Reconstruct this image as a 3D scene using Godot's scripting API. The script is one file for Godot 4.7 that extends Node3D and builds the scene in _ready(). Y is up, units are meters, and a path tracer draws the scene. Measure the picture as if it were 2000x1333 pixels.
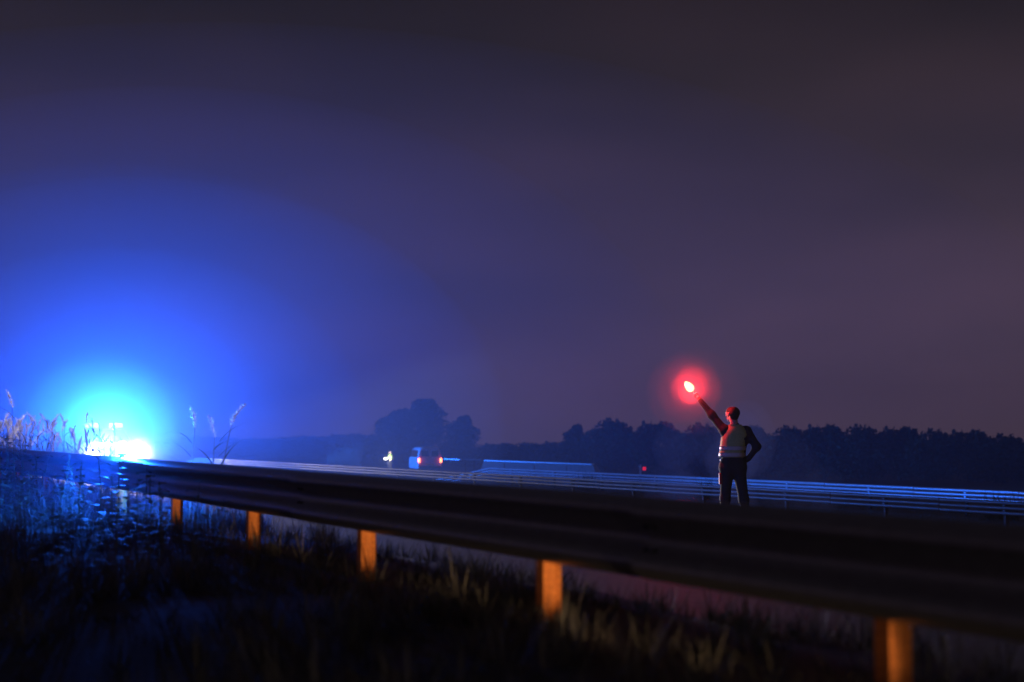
extends Node3D
# Night motorway: a person signals with a red flare, police lights glow in the mist.
# Road frame: x = metres beyond the near guardrail, -z = metres along it.

const CAM_HEIGHT := 1.3
var road_turn := deg_to_rad(27.4)
var road_frame := Transform3D(Basis(Vector3.UP, deg_to_rad(27.4)), Vector3(2.717, 0, -1.408))
var rng := RandomNumberGenerator.new()
var used := {}
var M := {}
var env: Environment

# ---------------------------------------------------------------- helpers
func numbered(called: String) -> String:
	var n: int = used.get(called, 0)
	used[called] = n + 1
	return called if n == 0 else "%s_%03d" % [called, n]

func tag(o: Node, label := "", category := "", group := "", kind := "") -> void:
	if label: o.set_meta("label", label)
	if category: o.set_meta("category", category)
	if group: o.set_meta("group", group)
	if kind: o.set_meta("kind", kind)

func thing(called: String, where: Transform3D, label: String, category: String, group := "") -> Node3D:
	var o := Node3D.new()
	o.name = numbered(called)
	add_child(o, true)
	o.transform = where
	tag(o, label, category, group)
	return o

func part(called: String, mesh: Mesh, mat: Material, parent: Node, where := Transform3D()) -> MeshInstance3D:
	var o := MeshInstance3D.new()
	o.name = called if parent != self else numbered(called)
	o.mesh = mesh
	if mat: o.material_override = mat
	o.transform = where
	parent.add_child(o, true)
	return o

func copy_of(o: Node3D, where: Transform3D, label: String, group := "") -> Node3D:
	var c: Node3D = o.duplicate()
	c.name = numbered(String(o.name).rstrip("0123456789").trim_suffix("_"))
	add_child(c, true)
	c.transform = where
	tag(c, label)
	if group: c.set_meta("group", group)
	return c

func place(x: float, y: float, z: float, turn := 0.0) -> Transform3D:
	return Transform3D(Basis(Vector3.UP, turn), Vector3(x, y, z))

func on_road(s: float, t: float, y: float, turn := 0.0) -> Transform3D:
	return road_frame * Transform3D(Basis(Vector3.UP, turn), Vector3(s, y, -t))

func ramp(x: float, pts: Array) -> float:
	if x <= pts[0][0]: return pts[0][1]
	for i in range(1, pts.size()):
		if x <= pts[i][0]:
			var a = pts[i - 1]
			var b = pts[i]
			return lerpf(a[1], b[1], (x - a[0]) / (b[0] - a[0]))
	return pts[-1][1]

func height_at_s(s: float) -> float:
	return ramp(s, [[-60, -0.6], [-14, 0.05], [-5, 0.10], [-3, 0.22], [-1.4, 0.44], [0.7, 0.48], [1.2, 0.35], [21.2, -0.82], [21.8, -0.97], [27.5, -1.0], [29, -1.05], [34, -1.2], [46, -1.55], [56, -1.8], [75, -2.6], [140, -3.0], [700, -3.2]])

func mat(c: Color, rough := 0.8, metal := 0.0) -> StandardMaterial3D:
	var m := StandardMaterial3D.new()
	m.albedo_color = c.linear_to_srgb()
	m.roughness = rough
	m.metallic = metal
	return m

func noise_tex(freq: float, a: Color, b: Color, seed_ := 1, as_normal := false) -> NoiseTexture2D:
	var n := FastNoiseLite.new()
	n.seed = seed_
	n.frequency = freq
	n.fractal_octaves = 5
	var t := NoiseTexture2D.new()
	t.width = 256
	t.height = 256
	t.seamless = true
	t.noise = n
	if as_normal:
		t.as_normal_map = true
		t.bump_strength = 4.0
	else:
		var g := Gradient.new()
		g.set_color(0, a.linear_to_srgb())
		g.set_color(1, b.linear_to_srgb())
		t.color_ramp = g
	return t

func textured(a: Color, b: Color, freq: float, scale: Vector3, rough := 0.8, metal := 0.0, seed_ := 1) -> StandardMaterial3D:
	var m := StandardMaterial3D.new()
	m.albedo_texture = noise_tex(freq, a, b, seed_)
	m.uv1_triplanar = true
	m.uv1_scale = scale
	m.roughness = rough
	m.metallic = metal
	return m

func glow(c: Color, energy: float) -> StandardMaterial3D:
	var m := mat(Color(0.3, 0.3, 0.3), 0.3)
	m.emission_enabled = true
	m.emission = c.linear_to_srgb()
	m.emission_energy_multiplier = energy
	return m

func box(size: Vector3, at := Vector3.ZERO, bevel := 0.0) -> ArrayMesh:
	var st := SurfaceTool.new()
	st.begin(Mesh.PRIMITIVE_TRIANGLES)
	add_box(st, size, at, bevel)
	return done(st)

func done(st: SurfaceTool) -> ArrayMesh:
	st.generate_normals()
	return st.commit()

func quad(st: SurfaceTool, a: Vector3, b: Vector3, c: Vector3, d: Vector3) -> void:
	for v in [a, b, c, a, c, d]:
		st.add_vertex(v)

func add_box(st: SurfaceTool, size: Vector3, at: Vector3, bevel := 0.0) -> void:
	# an upright box whose four vertical edges and its top edges are chamfered
	st.set_smooth_group(-1)
	var h := size / 2
	var b := minf(bevel, minf(h.x, minf(h.y, h.z)) * 0.9)
	var ring := func(x: float, z: float, y: float, c: float) -> Array:
		return [Vector3(-x + c, y, -z), Vector3(x - c, y, -z), Vector3(x, y, -z + c), Vector3(x, y, z - c), Vector3(x - c, y, z), Vector3(-x + c, y, z), Vector3(-x, y, z - c), Vector3(-x, y, -z + c)]
	var rings := [ring.call(h.x, h.z, -h.y, b), ring.call(h.x, h.z, h.y - b, b), ring.call(h.x - b, h.z - b, h.y, b * 0.6)]
	for k in 2:
		for i in 8:
			var j := (i + 1) % 8
			quad(st, at + rings[k][i], at + rings[k][j], at + rings[k + 1][j], at + rings[k + 1][i])
	for i in range(1, 7):
		for v in [rings[2][0], rings[2][i], rings[2][i + 1]]: st.add_vertex(at + v)
		for v in [rings[0][0], rings[0][i + 1], rings[0][i]]: st.add_vertex(at + v)

func add_tube(st: SurfaceTool, pts: Array, radii: Array, sides := 6, cap := true) -> void:
	st.set_smooth_group(1)
	var prev := []
	for i in pts.size():
		var dir: Vector3 = (pts[mini(i + 1, pts.size() - 1)] - pts[maxi(i - 1, 0)]).normalized()
		var side := dir.cross(Vector3.UP if absf(dir.y) < 0.9 else Vector3.RIGHT).normalized()
		var up := side.cross(dir)
		var ring := []
		for k in sides:
			var a := TAU * k / sides
			ring.append(pts[i] + (side * cos(a) + up * sin(a)) * radii[i])
		if i:
			for k in sides:
				var j := (k + 1) % sides
				quad(st, prev[k], prev[j], ring[j], ring[k])
		if cap and (i == 0 or i == pts.size() - 1):
			for k in range(1, sides - 1):
				for v in [ring[0], ring[k], ring[k + 1]]: st.add_vertex(v)
		prev = ring

func tube(pts: Array, radii: Array, sides := 6) -> ArrayMesh:
	var st := SurfaceTool.new()
	st.begin(Mesh.PRIMITIVE_TRIANGLES)
	add_tube(st, pts, radii, sides)
	return done(st)

func prism(profile: Array, from: float, to: float, smooth := false, closed := true) -> ArrayMesh:
	# profile in x, y pushed along z
	var st := SurfaceTool.new()
	st.begin(Mesh.PRIMITIVE_TRIANGLES)
	st.set_smooth_group(1 if smooth else -1)
	var n := profile.size()
	for i in (n if closed else n - 1):
		var a: Vector2 = profile[i]
		var b: Vector2 = profile[(i + 1) % n]
		quad(st, Vector3(a.x, a.y, from), Vector3(b.x, b.y, from), Vector3(b.x, b.y, to), Vector3(a.x, a.y, to))
	if closed:
		st.set_smooth_group(-1)
		var tri := Geometry2D.triangulate_polygon(PackedVector2Array(profile))
		for i in range(0, tri.size(), 3):
			for z in [from, to]:
				for k in 3:
					var p: Vector2 = profile[tri[i + k]]
					st.add_vertex(Vector3(p.x, p.y, z))
	return done(st)

# -------------------------------------------------- bodies: distance field to surface nets
func sdf_mesh(prims: Array, cell: float, blend: float, into: Dictionary) -> void:
	# prims: [a, b, radius a, radius b, colour]
	var lo := Vector3.INF
	var hi := -Vector3.INF
	for p in prims:
		var r: float = maxf(p[2], p[3]) + cell * 3
		lo = lo.min(p[0] - Vector3.ONE * r).min(p[1] - Vector3.ONE * r)
		hi = hi.max(p[0] + Vector3.ONE * r).max(p[1] + Vector3.ONE * r)
	var nx := int((hi.x - lo.x) / cell) + 2
	var ny := int((hi.y - lo.y) / cell) + 2
	var nz := int((hi.z - lo.z) / cell) + 2
	var f := PackedFloat32Array()
	f.resize(nx * ny * nz)
	f.fill(1.0)
	var best := PackedFloat32Array(f)
	var who := PackedInt32Array()
	who.resize(f.size())
	for n in prims.size():
		var p = prims[n]
		var a: Vector3 = p[0]
		var ab: Vector3 = p[1] - a
		var l2: float = maxf(ab.length_squared(), 1e-9)
		var ra: float = p[2]
		var dr: float = p[3] - ra
		var r: float = maxf(p[2], p[3]) + cell * 3 + blend
		var c0 := ((a.min(p[1]) - Vector3.ONE * r - lo) / cell).floor().max(Vector3.ZERO)
		var c1 := ((a.max(p[1]) + Vector3.ONE * r - lo) / cell).ceil().min(Vector3(nx - 1, ny - 1, nz - 1))
		for z in range(int(c0.z), int(c1.z) + 1):
			for y in range(int(c0.y), int(c1.y) + 1):
				var at := (z * ny + y) * nx
				for x in range(int(c0.x), int(c1.x) + 1):
					var q := lo + Vector3(x, y, z) * cell - a
					var h := clampf(q.dot(ab) / l2, 0.0, 1.0)
					var d := (q - ab * h).length() - ra - dr * h
					var i := at + x
					if d < best[i]:
						best[i] = d
						who[i] = n
					var o := f[i]
					var k := maxf(blend - absf(o - d), 0.0) / blend
					f[i] = minf(o, d) - k * k * blend * 0.25
	var index := {}
	var step := [1, nx, nx * ny]
	var verts: PackedVector3Array = into.v
	var normals: PackedVector3Array = into.n
	var colors: PackedColorArray = into.c
	var tris: PackedInt32Array = into.i
	var corners := [0, 1, nx, nx + 1, nx * ny, nx * ny + 1, nx * ny + nx, nx * ny + nx + 1]
	for z in range(1, nz - 2):
		for y in range(1, ny - 2):
			for x in range(1, nx - 2):
				var i := (z * ny + y) * nx + x
				var inside := 0
				for c in corners:
					if f[i + c] < 0: inside += 1
				if inside == 0 or inside == 8: continue
				var sum := Vector3.ZERO
				var count := 0
				for c in 8:
					for axis in 3:
						var bit := 1 << axis
						if c & bit: continue
						var u := f[i + corners[c]]
						var w := f[i + corners[c | bit]]
						if (u < 0) != (w < 0):
							var v := Vector3(c & 1, (c >> 1) & 1, (c >> 2) & 1)
							v[axis] = u / (u - w)
							sum += v
							count += 1
				index[i] = verts.size()
				verts.append(lo + (Vector3(x, y, z) + sum / count) * cell)
				normals.append(Vector3(f[i + 1] - f[i - 1] + f[i + 2] - f[i], f[i + nx] - f[i - nx] + f[i + 2 * nx] - f[i], f[i + step[2]] - f[i - step[2]] + f[i + 2 * step[2]] - f[i]).normalized())
				colors.append(prims[who[i]][4])
	for i in index:
		for axis in 3:
			var s: int = step[axis]
			var u: int = step[(axis + 1) % 3]
			var w: int = step[(axis + 2) % 3]
			if (f[i] < 0) == (f[i + s] < 0): continue
			if not (index.has(i - u) and index.has(i - w) and index.has(i - u - w)): continue
			var q := [index[i], index[i - u], index[i - u - w], index[i - w]]
			if f[i] < 0:
				q.reverse()
			tris.append_array([q[0], q[1], q[2], q[0], q[2], q[3]])
	into.v = verts
	into.n = normals
	into.c = colors
	into.i = tris

func fields(groups: Array) -> ArrayMesh:
	# groups: [prims, cell, blend]
	var into := {"v": PackedVector3Array(), "n": PackedVector3Array(), "c": PackedColorArray(), "i": PackedInt32Array()}
	for g in groups: sdf_mesh(g[0], g[1], g[2], into)
	var a := []
	a.resize(Mesh.ARRAY_MAX)
	a[Mesh.ARRAY_VERTEX] = into.v
	a[Mesh.ARRAY_NORMAL] = into.n
	a[Mesh.ARRAY_COLOR] = into.c
	a[Mesh.ARRAY_INDEX] = into.i
	var m := ArrayMesh.new()
	m.add_surface_from_arrays(Mesh.PRIMITIVE_TRIANGLES, a)
	return m

func head_prims(c: Vector3, f: Vector3, skin: Color, hair: Color, neck: Vector3) -> Array:
	# c: centre of the skull, f: where the face looks
	var r := f.cross(Vector3.UP).normalized()
	var u := Vector3.UP
	var dark := Color(0.02, 0.015, 0.015)
	var lip := Color(skin.r * 0.75, skin.g * 0.5, skin.b * 0.5)
	var p := [
		[c - f * 0.025 + u * 0.008, c + f * 0.03 + u * 0.004, 0.077, 0.072, skin],
		[c + f * 0.045 - u * 0.045, c + f * 0.06 - u * 0.095, 0.05, 0.026, skin],
		[c - u * 0.06, c + f * 0.045 - u * 0.08, 0.055, 0.04, skin],
		[neck, c - u * 0.06 - f * 0.01, 0.058, 0.054, skin],
		[c + f * 0.098 - u * 0.005, c + f * 0.118 - u * 0.038, 0.008, 0.012, skin],
		[c + f * 0.099 - u * 0.068 - r * 0.018, c + f * 0.099 - u * 0.068 + r * 0.018, 0.007, 0.007, lip],
	]
	for s in [-1.0, 1.0]:
		p.append([c + r * s * 0.074 - u * 0.005, c + r * s * 0.08 - u * 0.035 + f * 0.004, 0.018, 0.011, skin])
		p.append([c + f * 0.09 + r * s * 0.03 + u * 0.004, c + f * 0.09 + r * s * 0.03 + u * 0.004, 0.0105, 0.0105, Color(0.7, 0.7, 0.7)])
		p.append([c + f * 0.0985 + r * s * 0.03 + u * 0.004, c + f * 0.0985 + r * s * 0.03 + u * 0.004, 0.005, 0.005, dark])
		p.append([c + f * 0.096 + r * s * 0.016 + u * 0.022, c + f * 0.09 + r * s * 0.046 + u * 0.022, 0.006, 0.005, hair])
	return p

func hair_prims(c: Vector3, f: Vector3, hair: Color) -> Array:
	var u := Vector3.UP
	return [[c - f * 0.03 + u * 0.014, c + f * 0.028 + u * 0.017, 0.079, 0.072, hair], [c - f * 0.03 - u * 0.04, c - f * 0.03, 0.063, 0.077, hair]]

func grip_prims(wrist: Vector3, along: Vector3, stick: Vector3, stick_dir: Vector3, out: Vector3, skin: Color) -> Array:
	# a fist closed round a stick: palm, four fingers that curl round it, a thumb over them
	var p := [[wrist, wrist + along * 0.05, 0.027, 0.03, skin]]
	var across := stick_dir.cross(out).normalized()
	for k in 4:
		var c := stick + stick_dir * (0.03 - k * 0.0185)
		var r: float = [0.026, 0.028, 0.027, 0.024][k]
		var pts := []
		for a in [-0.5, 0.7, 2.0, 3.3]:
			pts.append(c + (across * cos(a) + out * sin(a)) * r)
		for i in 3:
			p.append([pts[i], pts[i + 1], 0.0098 - i * 0.0007, 0.0093 - i * 0.0007, skin])
		p.append([wrist + along * 0.05, pts[0], 0.024, 0.012, skin])
	var base := wrist + along * 0.03 + across * 0.012
	var t1 := stick + stick_dir * 0.01 - across * 0.03 + out * 0.012
	p.append([base, t1, 0.014, 0.011, skin])
	p.append([t1, stick + stick_dir * 0.042 - across * 0.012 + out * 0.028, 0.011, 0.009, skin])
	return p

func open_prims(wrist: Vector3, along: Vector3, side: Vector3, curl: Vector3, skin: Color) -> Array:
	var p := [[wrist, wrist + along * 0.04, 0.026, 0.03, skin]]
	for k in 4:
		var lat := side * (0.027 - 0.018 * k)
		var l: float = [0.072, 0.08, 0.074, 0.058][k]
		var a := wrist + along * 0.085 + lat
		var b := a + (along + curl * 0.35).normalized() * l * 0.55
		var c := b + (along + curl * 1.1).normalized() * l * 0.45
		p.append([wrist + along * 0.02 + lat * 0.7, a, 0.016, 0.0105, skin])
		p.append([a, b, 0.0098, 0.0088, skin])
		p.append([b, c, 0.0088, 0.0075, skin])
	var t := wrist + along * 0.025 + side * 0.03
	p.append([wrist + along * 0.015, t, 0.02, 0.014, skin])
	p.append([t, t + (along * 0.7 + side * 0.6 + curl * 0.4).normalized() * 0.035, 0.013, 0.011, skin])
	p.append([t + (along * 0.7 + side * 0.6 + curl * 0.4).normalized() * 0.035, t + (along * 0.9 + side * 0.35 + curl * 0.5).normalized() * 0.062, 0.011, 0.009, skin])
	return p

func shell(rings: Array, sides := 28, ripple := 0.0) -> ArrayMesh:
	# rings: [centre, rx, rz]: cloth with thickness round a torso
	var st := SurfaceTool.new()
	st.begin(Mesh.PRIMITIVE_TRIANGLES)
	st.set_smooth_group(1)
	var spot := func(i: int, k: int, inner: float) -> Vector3:
		var a := TAU * k / sides
		var w := 1.0 + ripple * sin(a * 5.0 + i * 0.9) + ripple * 0.7 * sin(a * 9.0 - i * 1.7)
		var c: Vector3 = rings[i][0]
		var e := 0.8
		var ca := signf(cos(a)) * pow(absf(cos(a)), e)
		var sa := signf(sin(a)) * pow(absf(sin(a)), e)
		return c + Vector3(ca * (rings[i][1] * w - inner), 0, sa * (rings[i][2] * w - inner))
	for i in rings.size() - 1:
		for k in sides:
			quad(st, spot.call(i, k, 0.0), spot.call(i, k + 1, 0.0), spot.call(i + 1, k + 1, 0.0), spot.call(i + 1, k, 0.0))
			quad(st, spot.call(i, k, 0.004), spot.call(i + 1, k, 0.004), spot.call(i + 1, k + 1, 0.004), spot.call(i, k + 1, 0.004))
	for i in [0, rings.size() - 1]:
		for k in sides:
			quad(st, spot.call(i, k, 0.0), spot.call(i, k, 0.004), spot.call(i, k + 1, 0.004), spot.call(i, k + 1, 0.0))
	return done(st)

# ---------------------------------------------------------------- the scene
func _ready() -> void:
	rng.seed = 11
	make_camera_and_sky()
	make_materials()
	make_ground()
	make_guardrails()
	make_barriers()
	make_trees()
	make_police_cars()
	make_van()
	make_flare_person()
	make_lamp_person()
	make_marker_post()
	make_reeds()
	make_shrubs()
	make_weeds()
	make_grass()
	make_unseen_amber_lamp()
	make_rail_fill_lamp()
	make_smoke()

func make_camera_and_sky() -> void:
	var cam := Camera3D.new()
	cam.name = "camera"
	add_child(cam)
	cam.position = Vector3(0, CAM_HEIGHT, 0)
	cam.rotation = Vector3(deg_to_rad(3.78), 0, 0)
	var lens := CameraAttributesPhysical.new()
	lens.frustum_focal_length = 72.95
	lens.frustum_focus_distance = 21.0
	lens.exposure_aperture = 2.2
	lens.frustum_near = 0.1
	lens.frustum_far = 4000.0
	cam.attributes = lens
	cam.fov = 26.98
	cam.near = 0.1
	cam.far = 4000.0
	cam.current = true
	env = Environment.new()
	env.background_mode = Environment.BG_SKY
	env.tonemap_mode = Environment.TONE_MAPPER_LINEAR
	env.tonemap_exposure = 1.0
	env.sdfgi_enabled = true
	env.ssao_enabled = true
	env.ssil_enabled = true
	var sky := Sky.new()
	var pano := PanoramaSkyMaterial.new()
	pano.panorama = ImageTexture.create_from_image(night_sky())
	sky.sky_material = pano
	env.sky = sky
	env.fog_enabled = true
	env.fog_density = 0.0007
	env.fog_light_color = Color(1, 1, 1)
	env.volumetric_fog_enabled = true
	env.volumetric_fog_density = 0.0
	var we := WorldEnvironment.new()
	we.name = "world_environment"
	we.environment = env
	add_child(we)

func night_sky() -> Image:
	# low cloud lit from below by far towns: brightest near the horizon all round
	var w := 768
	var h := 384
	var im := Image.create(w, h, false, Image.FORMAT_RGBAF)
	var n := FastNoiseLite.new()
	n.seed = 5
	n.frequency = 0.9
	n.fractal_octaves = 5
	n.fractal_gain = 0.5
	for y in h:
		var el := 90.0 - (y + 0.5) * 180.0 / h
		var up := sin(deg_to_rad(el))
		var r := ramp(el, [[0, 0.080], [3, 0.068], [6, 0.058], [10, 0.0435], [14, 0.0285], [18, 0.0142], [30, 0.010], [90, 0.008]])
		var g := ramp(el, [[0, 0.048], [3, 0.043], [6, 0.038], [10, 0.0292], [14, 0.0197], [18, 0.0104], [30, 0.008], [90, 0.006]])
		var b := ramp(el, [[0, 0.064], [3, 0.062], [6, 0.058], [10, 0.0435], [14, 0.0245], [18, 0.0118], [30, 0.010], [90, 0.008]])
		for x in w:
			var a := TAU * x / w
			var c := sqrt(maxf(0.0, 1 - up * up))
			var v := n.get_noise_3d(cos(a) * c * 2.2 + 3.0, up * 9.0, sin(a) * c * 2.2)
			var k := 1.0 + 0.32 * v
			im.set_pixel(x, y, Color(r * k * (1.0 + 0.12 * v), g * k, b * k, 1))
	return im

func make_materials() -> void:
	M.ground = textured(Color(0.03, 0.03, 0.018), Color(0.085, 0.075, 0.04), 0.03, Vector3(0.6, 0.6, 0.6), 0.95)
	M.asphalt = textured(Color(0.022, 0.021, 0.022), Color(0.06, 0.058, 0.057), 0.06, Vector3(0.55, 0.55, 0.55), 0.7, 0.0, 3)
	M.asphalt.heightmap_enabled = true
	M.asphalt.heightmap_texture = noise_tex(0.25, Color(0, 0, 0), Color(1, 1, 1), 9)
	M.asphalt.heightmap_scale = 0.4
	M.paint = textured(Color(0.34, 0.34, 0.33), Color(0.62, 0.62, 0.6), 0.05, Vector3(1.2, 1.2, 1.2), 0.6, 0.0, 4)
	M.old_steel = textured(Color(0.27, 0.265, 0.28), Color(0.40, 0.395, 0.41), 0.05, Vector3(1.5, 4.0, 0.8), 0.42, 0.5, 6)
	M.steel = textured(Color(0.75, 0.75, 0.76), Color(0.9, 0.9, 0.9), 0.02, Vector3(0.7, 3.0, 0.3), 0.38, 0.3, 7)
	M.rusty = textured(Color(0.03, 0.024, 0.02), Color(0.14, 0.11, 0.09), 0.02, Vector3(0.7, 4.0, 0.3), 0.5, 0.0, 8)
	M.post = textured(Color(0.45, 0.11, 0.018), Color(0.95, 0.31, 0.05), 0.018, Vector3(9, 0.7, 9), 0.75, 0.0, 10)
	M.bolt = mat(Color(0.025, 0.024, 0.022), 0.7, 0.3)
	M.concrete = textured(Color(0.30, 0.30, 0.29), Color(0.46, 0.455, 0.44), 0.03, Vector3(0.5, 0.5, 0.5), 0.85, 0.0, 12)
	M.white_metal = mat(Color(0.8, 0.8, 0.8), 0.35)
	M.bark = textured(Color(0.035, 0.026, 0.02), Color(0.09, 0.07, 0.055), 0.03, Vector3(1, 0.4, 1), 0.95, 0.0, 13)
	M.leaf = mat(Color(0.045, 0.06, 0.028), 0.75)
	M.leaf.vertex_color_use_as_albedo = true
	M.leaf.albedo_color = Color.WHITE
	M.leaf.backlight_enabled = true
	M.leaf.backlight = Color(0.25, 0.25, 0.25)
	M.body_cloth = mat(Color.WHITE, 0.85)
	M.body_cloth.albedo_color = Color.WHITE
	M.body_cloth.vertex_color_use_as_albedo = true
	M.glass = mat(Color(0.012, 0.013, 0.015), 0.08)
	M.tyre = mat(Color(0.018, 0.018, 0.018), 0.85)
	M.rim = mat(Color(0.5, 0.5, 0.52), 0.35, 0.8)
	M.black = mat(Color(0.02, 0.02, 0.022), 0.6)
	M.car_white = mat(Color(0.72, 0.73, 0.74), 0.3)
	M.car_white.clearcoat_enabled = true
	M.blue_stripe = mat(Color(0.02, 0.05, 0.4), 0.4)
	M.orange_stripe = mat(Color(0.8, 0.12, 0.02), 0.4)
	M.plate = mat(Color(0.75, 0.55, 0.04), 0.5)

func make_ground() -> void:
	var st := SurfaceTool.new()
	st.begin(Mesh.PRIMITIVE_TRIANGLES)
	st.set_smooth_group(1)
	var ss := [-500, -250, -120, -60, -30, -20, -14, -10, -8, -7, -6, -5, -4.2, -3.4, -2.6, -1.8, -1.2, -0.6, 0, 0.5, 0.9, 1.2, 4, 8, 12, 16, 21.2, 21.8, 23, 25, 27.5, 29, 34, 40, 46, 50, 56, 65, 75, 100, 140, 200, 300, 480]
	var ts := [-250, -120, -60, -30, -20]
	var t := -14.0
	while t < 40:
		ts.append(t)
		t += 0.9
	for v in [45, 55, 65, 80, 100, 130, 170, 220, 300, 420]: ts.append(v)
	var n := FastNoiseLite.new()
	n.seed = 4
	n.frequency = 0.35
	var spot := func(s: float, tt: float) -> Vector3:
		var y := height_at_s(s)
		var rough := 0.0
		if s < 1.0: rough = 0.07
		elif s > 29.5 and s < 33: rough = 0.0
		elif s > 52: rough = 0.25
		y += n.get_noise_2d(s, tt) * rough
		return road_frame * Vector3(s, y - (0.0 if s < 1.1 or (s > 21.5 and s < 29.0) or s > 47.0 else 0.03), -tt)
	for i in ss.size() - 1:
		for k in ts.size() - 1:
			quad(st, spot.call(ss[i], ts[k]), spot.call(ss[i + 1], ts[k]), spot.call(ss[i + 1], ts[k + 1]), spot.call(ss[i], ts[k + 1]))
	tag(part("ground", done(st), M.ground, self), "", "", "", "structure")
	# the two carriageways, each one sheet with a small edge
	for band in [["road", [1.2, 3.0, 8.0, 14.0, 21.2]], ["road", [29.2, 34.0, 40.0, 46.0]]]:
		st = SurfaceTool.new()
		st.begin(Mesh.PRIMITIVE_TRIANGLES)
		st.set_smooth_group(1)
		var cuts: Array = band[1]
		for i in cuts.size() - 1:
			for k in 44:
				var t0 := -80.0 + k * 10
				var p := func(s: float, tt: float) -> Vector3: return road_frame * Vector3(s, height_at_s(s) + 0.004, -tt)
				quad(st, p.call(cuts[i], t0), p.call(cuts[i + 1], t0), p.call(cuts[i + 1], t0 + 10), p.call(cuts[i], t0 + 10))
		tag(part(band[0], done(st), M.asphalt, self), "", "", "", "structure")
	# painted lines
	for line in [[4.3, 0.2, 0.0, 0.0], [18.9, 0.2, 0.0, 0.0], [7.9, 0.15, 3.0, 9.0], [11.5, 0.15, 3.0, 9.0], [15.2, 0.15, 3.0, 9.0], [31.0, 0.2, 0.0, 0.0], [43.5, 0.2, 0.0, 0.0]]:
		st = SurfaceTool.new()
		st.begin(Mesh.PRIMITIVE_TRIANGLES)
		st.set_smooth_group(1)
		var s0: float = line[0]
		var half: float = line[1] / 2
		var tt := -40.0
		while tt < 220:
			var l: float = line[2] if line[2] > 0 else 10.0
			quad(st, road_frame * Vector3(s0 - half, height_at_s(s0 - half) + 0.008, -tt), road_frame * Vector3(s0 + half, height_at_s(s0 + half) + 0.008, -tt), road_frame * Vector3(s0 + half, height_at_s(s0 + half) + 0.008, -tt - l), road_frame * Vector3(s0 - half, height_at_s(s0 - half) + 0.008, -tt - l))
			tt += l + line[3]
		tag(part("road_marking", done(st), M.paint, self), "", "", "", "structure")

# ---------------------------------------------------------------- guardrails
func w_profile(face: float) -> Array:
	# the steel beam's cross section; it bulges towards face (-1 or 1)
	var mid := [[0.022, 0.0], [0.045, -0.012], [0.074, -0.034], [0.083, -0.056], [0.074, -0.079], [0.038, -0.104], [0.006, -0.132], [0.0, -0.155], [0.006, -0.178], [0.038, -0.206], [0.074, -0.231], [0.083, -0.254], [0.074, -0.276], [0.045, -0.298], [0.022, -0.31]]
	var out := []
	for p in mid: out.append(Vector2(face * (p[0] + 0.003), p[1]))
	mid.reverse()
	for p in mid: out.append(Vector2(face * (p[0] - 0.003), p[1]))
	return out

func rail_thing(s: float, t0: float, beams: int, top: float, ground: float, spacing: float, first_post: float, m: Material, post_m: Material, label: String, ends_down: bool, bolts: bool) -> Node3D:
	var root := thing("guardrail", on_road(s, t0, 0), label, "guardrail")
	var profile := []
	for p in w_profile(-1.0): profile.append(p + Vector2(-0.085, top))
	var beam := prism(profile, 0.0, -4.12, true)
	var slim := []
	for k in 10:
		slim.append(Vector2(-0.11 + 0.03 * cos(TAU * k / 10), 0.045 * sin(TAU * k / 10)))
	var bar := prism(slim, 0.0, -3.97, true)
	for k in (beams if ends_down else 0):
		for j in 3:
			part("rail", bar, m, root, Transform3D(Basis(), Vector3(0, top - 0.04 - 0.118 * j, -4.0 * k)))
	for k in (0 if ends_down else beams):
		var b := part("rail_beam", beam, m, root, Transform3D(Basis(Vector3.UP, 0.0022), Vector3(0, 0, -4.0 * k)))
		if bolts:
			for dy in [-0.104, -0.206]:
				for dz in [0.03, 0.09]:
					part("bolt", M.bolt_mesh, M.bolt, b, Transform3D(Basis(), Vector3(-0.128, top + dy, -dz)))
	if ends_down:
		# the last beam slopes down into the ground
		var drop := Transform3D(Basis(Vector3.RIGHT, -0.118), Vector3(0, 0, -4.0 * beams))
		for j in 3:
			part("end_rail", prism(slim, 0.0, -6.2, true), m, root, Transform3D(Basis(), Vector3(0, top - 0.04 - 0.118 * j, 0)) * drop)
	# posts: a ribbed steel channel that faces along the road
	var c := [Vector2(-0.045, -0.03), Vector2(-0.03, -0.03), Vector2(-0.02, -0.022), Vector2(0.02, -0.022), Vector2(0.03, -0.03), Vector2(0.045, -0.03), Vector2(0.045, 0.035), Vector2(-0.045, 0.035)]
	var flat := prism(c, 0.0, top - 0.03 - ground + 0.3)
	var t := first_post + (spacing * 4.0 if bolts else 0.0)
	while t < 4.0 * beams:
		part("post", flat, post_m, root, Transform3D(Basis(Vector3.RIGHT, -PI / 2), Vector3(0, ground - 0.3, -t)))
		part("spacer", M.spacer_mesh, m, root, Transform3D(Basis(), Vector3(-0.062, top - 0.155, -t)))
		t += spacing
	return root

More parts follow.
